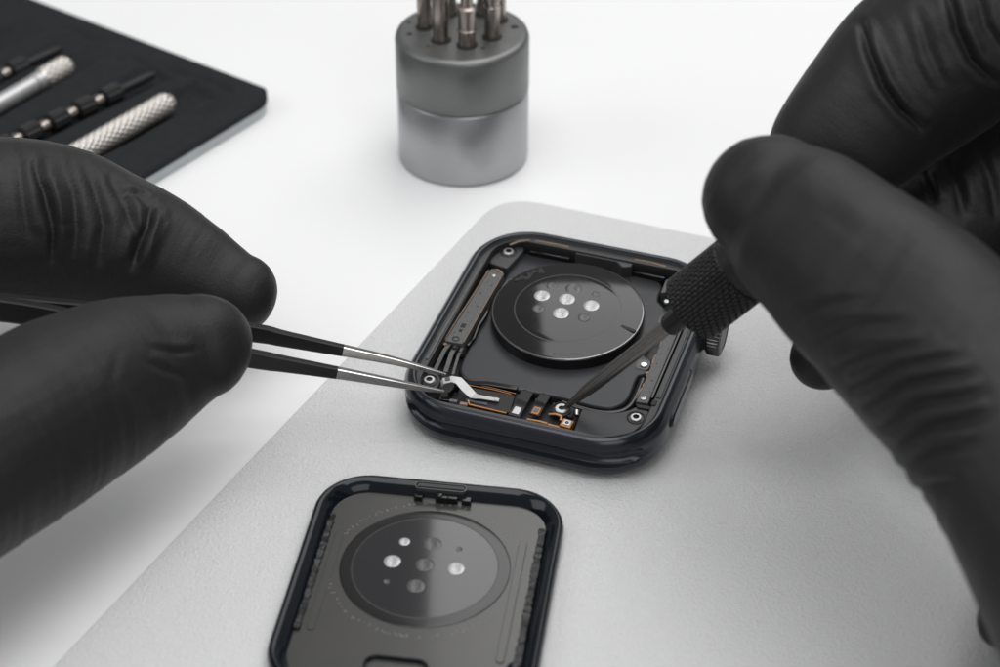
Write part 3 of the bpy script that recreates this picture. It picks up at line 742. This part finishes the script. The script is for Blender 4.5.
tw = empty('tweezers', Matrix.Translation(at(-240, 280, 272)), 'black coated fine tweezers with bare steel tips gripping the silver spring in the watch', 'tweezers')
TI = tw.matrix_world.inverted()


def arm(pts):
    """pts: pixel x, y (middle of the blade), distance, blade height in mm, blade thickness in mm -> arm and bare tip."""
    P = blend(pts, 6)
    def build(sel, name, m, parent):
        rings_ = []
        for i in sel:
            x, y, d_, h, th = P[i]
            j0, j1 = max(i - 1, 0), min(i + 1, len(P) - 1)
            c = at(x, y, d_); t_ = (at(*P[j1][:3]) - at(*P[j0][:3])).normalized()
            upw = Vector((0, .2, 1)).normalized(); s_ = t_.cross(upw).normalized(); n_ = s_.cross(t_).normalized()
            hh, tt = h / 2, th / 2
            q = [(-tt, -hh * .8), (-tt * .7, -hh), (tt * .7, -hh), (tt, -hh * .8), (tt, hh * .86), (tt * .8, hh), (-tt * .8, hh), (-tt, hh * .86)]
            rings_.append([TI @ (c + s_ * a_ + n_ * b_) for a_, b_ in q])
        bb = BM(); loft(bb, rings_, True, True); return obj(name, bb, m, parent, sharp=24)
    cut = next(i for i, p in enumerate(P) if p[0] <= split)
    a1_ = build(range(cut, len(P)), 'tweezer_arm', M['blackcoat'], tw)
    build(range(0, cut + 1), 'steel_tip', M['steel'], a1_)


split = 343
arm([(446, 374.5, 283.4, .3, .3), (425, 369, 283.1, .7, .7), (394, 361, 282.6, 1.05, .95), (343, 350.5, 281.6, 1.55, 1.15), (284, 338.8, 280.8, 2.15, 1.3), (255, 333, 280.4, 2.5, 1.4), (150, 319, 277.8, 3.2, 1.5), (40, 309, 274.3, 3.2, 1.6), (-60, 300, 271.8, 3.6, 1.7), (-240, 283, 268.8, 5, 1.8), (-420, 262, 264.8, 5, 1.5)])
split = 337
arm([(444, 391.5, 280.6, .3, .3), (425, 388.5, 280.1, .7, .7), (394, 383, 279.2, 1.1, .95), (337, 372.8, 277.7, 1.6, 1.15), (284, 364, 276.7, 2.15, 1.3), (257, 359.5, 276.3, 2.5, 1.4), (150, 340, 274.2, 3.2, 1.5), (40, 315, 272.4, 3.2, 1.6), (-60, 303, 270.0, 3.6, 1.7), (-240, 284, 266.8, 5, 1.8), (-420, 262, 263.2, 5, 1.5)])

# ------------------------------------------------------------------ screwdriver
s_tip = WM @ Vector((4.45, -14.3, 5.75))
s_far = at(745, 266, 262)
SDM = axis_matrix(s_tip, s_far)
sd = empty('precision_screwdriver', SDM, 'black precision screwdriver with knurled grip turning the silver screw of the watch', 'screwdriver')
b = BM()
lathe(b, [(0, 0), (.3, 0), (.36, .8), (.5, 2.2), (.78, 4.4), (.92, 6.0), (.98, 9), (1.02, 13), (1.06, 22.5), (0, 22.5)], seg=48, fn=lambda a, z, r: -.16 * r * max(0, math.cos(3 * a)) ** 3)
obj('blade', b, M['bladesteel'], sd, sharp=60)
b = BM(); lathe(b, [(0, 21.4), (1.35, 21.4), (1.55, 21.7), (1.65, 24.8), (2.0, 26.0), (0, 26.4)], seg=40); obj('collar', b, M['blackcoat'], sd, sharp=40)
G0, G1 = 25.0, 47.
def gk(a, z, r):
    if r < 4.9: return 0
    zz_ = z - G0
    if 10.2 < zz_ < 15.5: return -.25
    row = math.floor(a / (2 * PI) * 54); ph = ((zz_ + (row % 3) * .37) % 1.1) / 1.1
    groove = abs(((a / (2 * PI) * 54) % 1) - .5) * 2
    return -.2 if (groove > .68 or ph > .82) else 0
kz = [G0 + 1.2 + i * .137 for i in range(int((G1 - G0 - 1.4) / .137))]
b = BM(); lathe(b, [(0, G0), (2.6, G0), (3.6, G0 + .25), (4.5, G0 + .9)] + [(4.95, z) for z in kz] + [(4.2, G1 - .2), (0, G1)], seg=324, fn=gk)
obj('knurled_grip', b, M['knurlblack'], sd, sharp=60)

# ------------------------------------------------------------------ gloved hands
def chain(pts, n=7):
    """pts: px x, px y, distance, half width in px, depth flattening -> centres, half widths, tangents..."""
    P = np.array(blend(pts, n))
    C_ = np.array([at(*p[:3]) for p in P]); ra = P[:, 3] * P[:, 2] / FOC; rb = ra * P[:, 4]
    T = np.gradient(C_, axis=0); T /= np.linalg.norm(T, axis=1)[:, None]
    view = C_ - np.array(CAM); view /= np.linalg.norm(view, axis=1)[:, None]
    n2 = -(view - (view * T).sum(1)[:, None] * T); n2 /= np.linalg.norm(n2, axis=1)[:, None]     # towards the camera
    n1 = np.cross(n2, T)                                                                          # across the finger
    n1 *= np.sign(n1 @ np.array(UPV))[:, None]
    s = np.r_[0, np.cumsum(np.linalg.norm(np.diff(C_, axis=0), axis=1))]
    return dict(C=C_, ra=ra, rb=rb, T=T, n1=n1, n2=n2, s=s)


def add_chain(bm_, ch, seg=36, blunt=1.):
    rings_ = []
    C_, T = ch['C'], ch['T']
    for ph in (88, 75, 60, 45, 30, 15):
        k = math.cos(R(ph)); o_ = math.sin(R(ph)) * ch['ra'][0] * blunt
        rings_.append([C_[0] - T[0] * o_ + (ch['n1'][0] * ch['ra'][0] * math.cos(a) + ch['n2'][0] * ch['rb'][0] * math.sin(a)) * k for a in np.linspace(0, 2 * PI, seg, endpoint=False)])
    for i in range(len(C_)):
        rings_.append([C_[i] + ch['n1'][i] * ch['ra'][i] * math.cos(a) + ch['n2'][i] * ch['rb'][i] * math.sin(a) for a in np.linspace(0, 2 * PI, seg, endpoint=False)])
    for ph in (15, 30, 45, 60, 75, 88):
        k = math.cos(R(ph)); o_ = math.sin(R(ph)) * ch['ra'][-1]
        rings_.append([C_[-1] + T[-1] * o_ + (ch['n1'][-1] * ch['ra'][-1] * math.cos(a) + ch['n2'][-1] * ch['rb'][-1] * math.sin(a)) * k for a in np.linspace(0, 2 * PI, seg, endpoint=False)])
    loft(bm_, [[tuple(p) for p in rg] for rg in rings_], True, True)


def vnoise(p, f):
    return np.array([noise.noise(Vector(q)) for q in (p * f)])


def make_glove(name, digits, palm, folds, wrinkles, voxel, origin, label):
    bm_ = BM(); chs = []
    for d_ in digits:
        ch = chain(d_['pts']); chs.append(ch); add_chain(bm_, ch, blunt=d_.get('blunt', 1.))
    for p_ in palm: ch = chain(p_); chs.append(ch); add_chain(bm_, ch)
    bmesh.ops.recalc_face_normals(bm_, faces=bm_.faces)
    me = bpy.data.meshes.new('tmp'); bm_.to_mesh(me); bm_.free()
    o = link('tmp', me)
    rm = o.modifiers.new('r', 'REMESH'); rm.mode = 'VOXEL'; rm.voxel_size = voxel
    sm = o.modifiers.new('s', 'SMOOTH'); sm.factor = .5; sm.iterations = 5
    dg = bpy.context.evaluated_depsgraph_get(); dg.update()
    me2 = bpy.data.meshes.new_from_object(o.evaluated_get(dg))
    bpy.data.objects.remove(o)
    nv = len(me2.vertices); co = np.empty(nv * 3); me2.vertices.foreach_get('co', co); co = co.reshape(-1, 3)
    nr = np.empty(nv * 3); me2.vertices.foreach_get('normal', nr); nr = nr.reshape(-1, 3)
    best = np.full(nv, 1e9); own = np.zeros(nv, int); S = np.zeros(nv); TH = np.zeros(nv); RR = np.ones(nv)
    for ci, ch in enumerate(chs):
        C_ = ch['C']
        for i in range(len(C_)):
            dv = co - C_[i]
            al = dv @ ch['T'][i]; u = dv @ ch['n1'][i]; w_ = dv @ ch['n2'][i]
            q = (u / ch['ra'][i]) ** 2 + (w_ / ch['rb'][i]) ** 2 + (al / (ch['ra'][i] * .5)) ** 2
            mk = q < best
            best[mk] = q[mk]; own[mk] = ci; S[mk] = ch['s'][i] + al[mk]; TH[mk] = np.arctan2(u, w_)[mk]; RR[mk] = ch['ra'][i]
    disp = np.zeros(nv)
    p2 = np.c_[S, TH, own * 9.7]
    wob = vnoise(np.c_[TH * 1.3, S * .05, own * 3.3], 1.)
    rel = co - np.array(CAM); dz = rel @ np.array(FW)
    pxy = np.c_[500 + FOC * (rel @ np.array(RT)) / dz, 333.5 - FOC * (rel @ np.array(UPV)) / dz]
    face = -(rel * nr).sum(1) / np.linalg.norm(rel, axis=1)
    fw_ = np.clip((face + .35) / .45, 0, 1); fw_ = fw_ * fw_ * (3 - 2 * fw_)
    jit = vnoise(co, .13)
    for (ci, line, w, dep) in folds:                       # creases pressed into the film along a line
        L_ = [np.array(q, float) for q in line]; tot = sum(np.linalg.norm(L_[k + 1] - L_[k]) for k in range(len(L_) - 1)); acc = 0.
        bd = np.full(nv, 1e9); sd_ = np.zeros(nv); tt_ = np.zeros(nv)
        for k in range(len(L_) - 1):
            a_, dvec = L_[k], L_[k + 1] - L_[k]; ln = np.linalg.norm(dvec); u_ = dvec / ln
            rp = pxy - a_; t_ = np.clip(rp @ u_, 0, ln); off = rp - t_[:, None] * u_; dd = np.linalg.norm(off, axis=1)
            mk = dd < bd; bd[mk] = dd[mk]; sd_[mk] = (rp @ np.array([-u_[1], u_[0]]))[mk]; tt_[mk] = ((acc + t_) / tot)[mk]; acc += ln
        dd = bd * np.sign(sd_) + jit * 4.
        dd = np.where(bd > np.abs(sd_) + .01, np.sign(dd) * np.maximum(np.abs(dd), bd), dd)
        env = np.clip(4 * tt_ * (1 - tt_), 0, 1) ** .6 * .85 + .15
        prof_ = np.exp(-(dd / w) ** 2) - .75 * np.exp(-((dd + 2.0 * w) / (1.5 * w)) ** 2) - .3 * np.exp(-((dd - 2.1 * w) / (1.6 * w)) ** 2)
        disp += np.where(own == ci, dep * env * prof_ * fw_, 0)
    for (ci, s0, s1, per, amp, th0, thw, skew) in wrinkles:
        m_ = own == ci; dth = TH - th0
        env = np.exp(-(dth / thw) ** 4) * np.clip((S - s0) / 5, 0, 1) * np.clip((s1 - S) / 5, 0, 1)
        n_ = vnoise(np.c_[(S - skew * dth) / per, TH * .55 + ci, np.full(nv, .5 + ci)], 1.)
        n2_ = vnoise(np.c_[(S - skew * dth) / per * 2.1, TH * .8 + ci, np.full(nv, 7.5 + ci)], 1.)
        rid = (1 - 2 * np.abs(n_) * 1.6) * .7 + n2_ * .35
        disp += np.where(m_, amp * env * rid, 0)
    lump = vnoise(co, .11) * .35 + vnoise(co, .3) * .1
    disp += lump
    co2 = co + nr * disp[:, None] - np.array(origin)
    me2.vertices.foreach_set('co', co2.ravel())
    at_ = me2.attributes.new('along', 'FLOAT_VECTOR', 'POINT'); at_.data.foreach_set('vector', np.c_[S, TH * RR, own * 40.].ravel())
    me2.materials.clear(); me2.materials.append(M['glove'])
    me2.update(); me2.shade_smooth(); me2.name = name
    g = link(name, me2); g.location = origin
    tag(g, label, 'gloved hand')
    return g


# left hand: index above and behind the tweezers, thumb in front
L_index = [(236, 293, 289.5, 42, .82), (215, 285, 290.5, 50, .82), (184, 271, 291, 58, .83), (130, 249, 291, 70, .85), (62, 229, 290, 82, .85), (0, 224, 288, 87, .88), (-90, 228, 284, 88, .92), (-220, 240, 278, 90, 1.)]
L_thumb = [(202, 346, 268, 53, .8), (177, 354, 267, 63, .8), (144, 367, 265, 75, .82), (95, 389, 260, 86, .85), (36, 422, 253, 93, .88), (-25, 458, 246, 96, .9), (-120, 520, 236, 98, .95), (-260, 560, 230, 130, .9)]
L_mid = [(-190, 335, 296, 55, 1.), (-120, 330, 300, 64, 1.), (-80, 255, 304, 70, 1.), (-130, 200, 302, 74, 1.), (-260, 225, 294, 86, 1.)]
L_ring = [(-210, 372, 288, 55, 1.), (-140, 372, 293, 62, 1.), (-105, 300, 302, 66, 1.), (-150, 240, 308, 70, 1.), (-290, 240, 300, 84, 1.)]
L_pink = [(-250, 400, 280, 48, 1.), (-180, 400, 284, 54, 1.), (-150, 340, 296, 58, 1.), (-200, 270, 305, 62, 1.), (-330, 265, 298, 78, 1.)]
L_palm = [[(-220, 238, 278, 86, 1.), (-380, 330, 262, 110, .9), (-560, 430, 245, 120, .8)], [(-260, 225, 294, 84, 1.), (-400, 320, 275, 100, 1.), (-560, 430, 250, 110, .8)],
          [(-330, 262, 298, 78, 1.), (-440, 340, 280, 95, 1.), (-560, 430, 252, 105, .8)], [(-260, 560, 230, 125, .9), (-400, 500, 235, 140, .9), (-560, 430, 245, 120, .9)],
          [(-560, 430, 247, 175, .7), (-760, 500, 232, 180, .75), (-1000, 590, 215, 210, .8)]]
T0 = 0.
L_folds = [(0, [(37, 160), (40, 178), (46, 205), (53, 232), (50, 262)], 4.4, -0.86), (0, [(46, 182), (51, 204), (56, 226)], 3.9, -0.62), (0, [(62, 158), (72, 190), (77, 230), (72, 270)], 5.0, -0.43),
           (0, [(85, 168), (96, 190), (105, 225), (101, 265)], 4.6, -0.51), (0, [(108, 176), (122, 200), (136, 236), (132, 270)], 4.4, -0.55), (0, [(122, 193), (136, 198), (147, 207)], 4.4, -0.47),
           (0, [(149, 206), (147, 225), (141, 246), (135, 264)], 5.0, -1.25), (0, [(158, 208), (162, 224), (155, 244)], 3.3, -0.23), (0, [(20, 160), (22, 200), (30, 240)], 4.4, -0.23),
           (1, [(150, 347), (172, 352), (197, 352)], 3.3, -0.27), (1, [(146, 362), (165, 372), (186, 378)], 3.7, -0.23), (1, [(120, 352), (112, 380), (118, 410)], 4.4, -0.09)]
L_wr = [(0, 14, 44, 2.6, .11, 0., 1.5, 1.0), (1, 16, 60, 2.1, .10, -.6, 1.1, -.8), (0, 3, 18, 1.8, .06, 0, 1.6, 0)]
make_glove('gloved_hand', [dict(pts=L_index, blunt=1.0), dict(pts=L_thumb, blunt=.95), dict(pts=L_mid), dict(pts=L_ring), dict(pts=L_pink)], L_palm, L_folds, L_wr, .42,
           at(-560, 430, 247), 'hand in wrinkled black nitrile glove pinching the tweezers between thumb and index')

# right hand: thumb nearest the camera on the screwdriver, index behind it, middle fingertip peeking below
R_thumb = [(768, 198, 245, 66, .8), (785, 212, 244, 75, .8), (806, 230, 242, 83, .82), (872, 288, 235, 97, .86), (944, 352, 228, 107, .9), (1010, 444, 220, 102, .9), (1078, 555, 212, 112, .9), (1160, 690, 205, 136, .9)]
R_index = [(812, 182, 264, 46, .9), (830, 154, 265, 66, .9), (884, 98, 266, 82, .9), (936, 56, 266, 90, .92), (1008, 12, 265, 92, .95), (1090, -8, 262, 84, .95), (1200, 20, 254, 92, 1.)]
R_mid = [(823, 357, 271, 34, .95), (848, 331, 273, 48, .95), (892, 280, 276, 64, .95), (970, 205, 280, 78, .95), (1060, 140, 282, 82, .95), (1130, 90, 280, 76, .95), (1225, 90, 268, 86, 1.)]
R_ring = [(960, 405, 272, 46, 1.), (1010, 350, 277, 58, 1.), (1075, 270, 284, 64, 1.), (1140, 210, 284, 70, 1.), (1245, 180, 272, 84, 1.)]
R_pink = [(1004, 622, 243, 29, 1.), (1045, 560, 249, 42, 1.), (1100, 450, 262, 52, 1.), (1150, 360, 268, 58, 1.), (1270, 290, 264, 76, 1.)]
R_palm = [[(1200, 20, 254, 90, 1.), (1330, 250, 238, 110, .9), (1450, 500, 222, 125, .8)], [(1225, 90, 268, 86, 1.), (1340, 280, 248, 110, .9), (1450, 500, 225, 120, .8)], [(1270, 290, 264, 80, 1.), (1360, 400, 245, 110, .9), (1450, 500, 226, 115, .8)],
          [(1140, 690, 205, 140, .9), (1290, 630, 212, 150, .9), (1450, 500, 222, 125, .9)], [(1450, 510, 222, 185, .7), (1650, 640, 208, 190, .75), (1900, 790, 192, 215, .8)]]
R_folds = [(0, [(790, 318), (830, 305), (880, 300)], 5., -.22), (0, [(812, 345), (850, 328), (905, 322)], 5., -.3), (0, [(834, 369), (870, 353), (925, 345)], 5., -.5), (0, [(848, 387), (895, 368), (960, 357)], 5., -.6),
           (0, [(862, 406), (905, 386), (972, 374)], 5., -.65), (0, [(877, 427), (918, 405), (985, 392)], 5., -.65), (0, [(890, 450), (928, 426), (990, 412)], 5., -.65), (0, [(900, 470), (930, 450), (975, 440)], 5., -.6),
           (0, [(906, 497), (925, 488), (955, 482)], 5., -.4), (0, [(770, 190), (830, 215), (890, 255)], 9., -.12),
           (1, [(861, 22), (868, 50), (884, 86), (900, 110), (922, 130)], 4., -1.25), (1, [(948, -10), (956, 30), (972, 60), (998, 84)], 4.5, -1.2), (1, [(918, 8), (928, 45), (946, 86)], 4.5, -.35), (1, [(903, 20), (915, 60), (932, 95)], 4., -.25), (1, [(975, -10), (985, 25), (1004, 50)], 4.5, -.5),
           (2, [(925, 172), (930, 185), (934, 200)], 3.5, -.7), (2, [(948, 160), (958, 185), (962, 215)], 5., -.5), (2, [(980, 150), (990, 180), (996, 220)], 5., -.4)]
R_wr = [(0, 18, 70, 3.2, .06, -.4, 1.6, -3.), (1, 8, 44, 3., .07, 0, 1.5, 1.5), (2, 14, 48, 2.6, .1, 0, 1.5, 0)]
make_glove('gloved_hand', [dict(pts=R_thumb, blunt=1.), dict(pts=R_index), dict(pts=R_mid), dict(pts=R_ring), dict(pts=R_pink)], R_palm, R_folds, R_wr, .42,
           at(1450, 500, 222), 'hand in black nitrile glove holding the knurled screwdriver upright over the watch')

# ------------------------------------------------------------------ light
W = bpy.data.worlds.new('World'); SC.world = W; W.use_nodes = True
bg = W.node_tree.nodes['Background']; bg.inputs[0].default_value = (1, 1, 1, 1); bg.inputs[1].default_value = .30


def area(name, loc, target, sx, sy, power, col=(1, 1, 1)):
    l = bpy.data.lights.new(name, 'AREA'); l.shape = 'RECTANGLE'; l.size = sx; l.size_y = sy; l.energy = power; l.color = col
    o = bpy.data.objects.new(name, l); COL.objects.link(o); o.location = loc
    o.rotation_euler = (Vector(target) - Vector(loc)).to_track_quat('-Z', 'Y').to_euler()
    return o


area('softbox_lamp', (205, 330, 480), (205, 20, 0), 486, 400, 1.45e6, (1., .995, .985))
area('side_softbox_lamp', (-460, -60, 360), (-10, 10, 0), 300, 260, 5e5, (.97, .985, 1.))
area('front_fill_lamp', (150, -460, 430), (60, -40, 0), 420, 260, 7e5, (1., 1., 1.))  # added fill from behind the camera, brightens the mat under the right hand
area('top_softbox_lamp', (20, -60, 640), (0, 10, 0), 560, 420, 2.6e6, (1., 1., 1.))

# ------------------------------------------------------------------ camera
cam = bpy.data.cameras.new('camera'); co_ = bpy.data.objects.new('camera', cam); COL.objects.link(co_)
co_.location = CAM; co_.rotation_euler = (R(90) - PITCH, 0, 0)
cam.sensor_width = 360; cam.lens = FOC / 1000 * 360
cam.clip_start = 1; cam.clip_end = 5000
cam.dof.use_dof = True; cam.dof.focus_distance = 286
cam.dof.aperture_fstop = cam.lens * .001 / 3.3            # 3.3 mm pupil in scene units
SC.camera = co_
SC.view_settings.view_transform = 'Standard'; SC.view_settings.look = 'None'; SC.view_settings.exposure = 0; SC.view_settings.gamma = 1
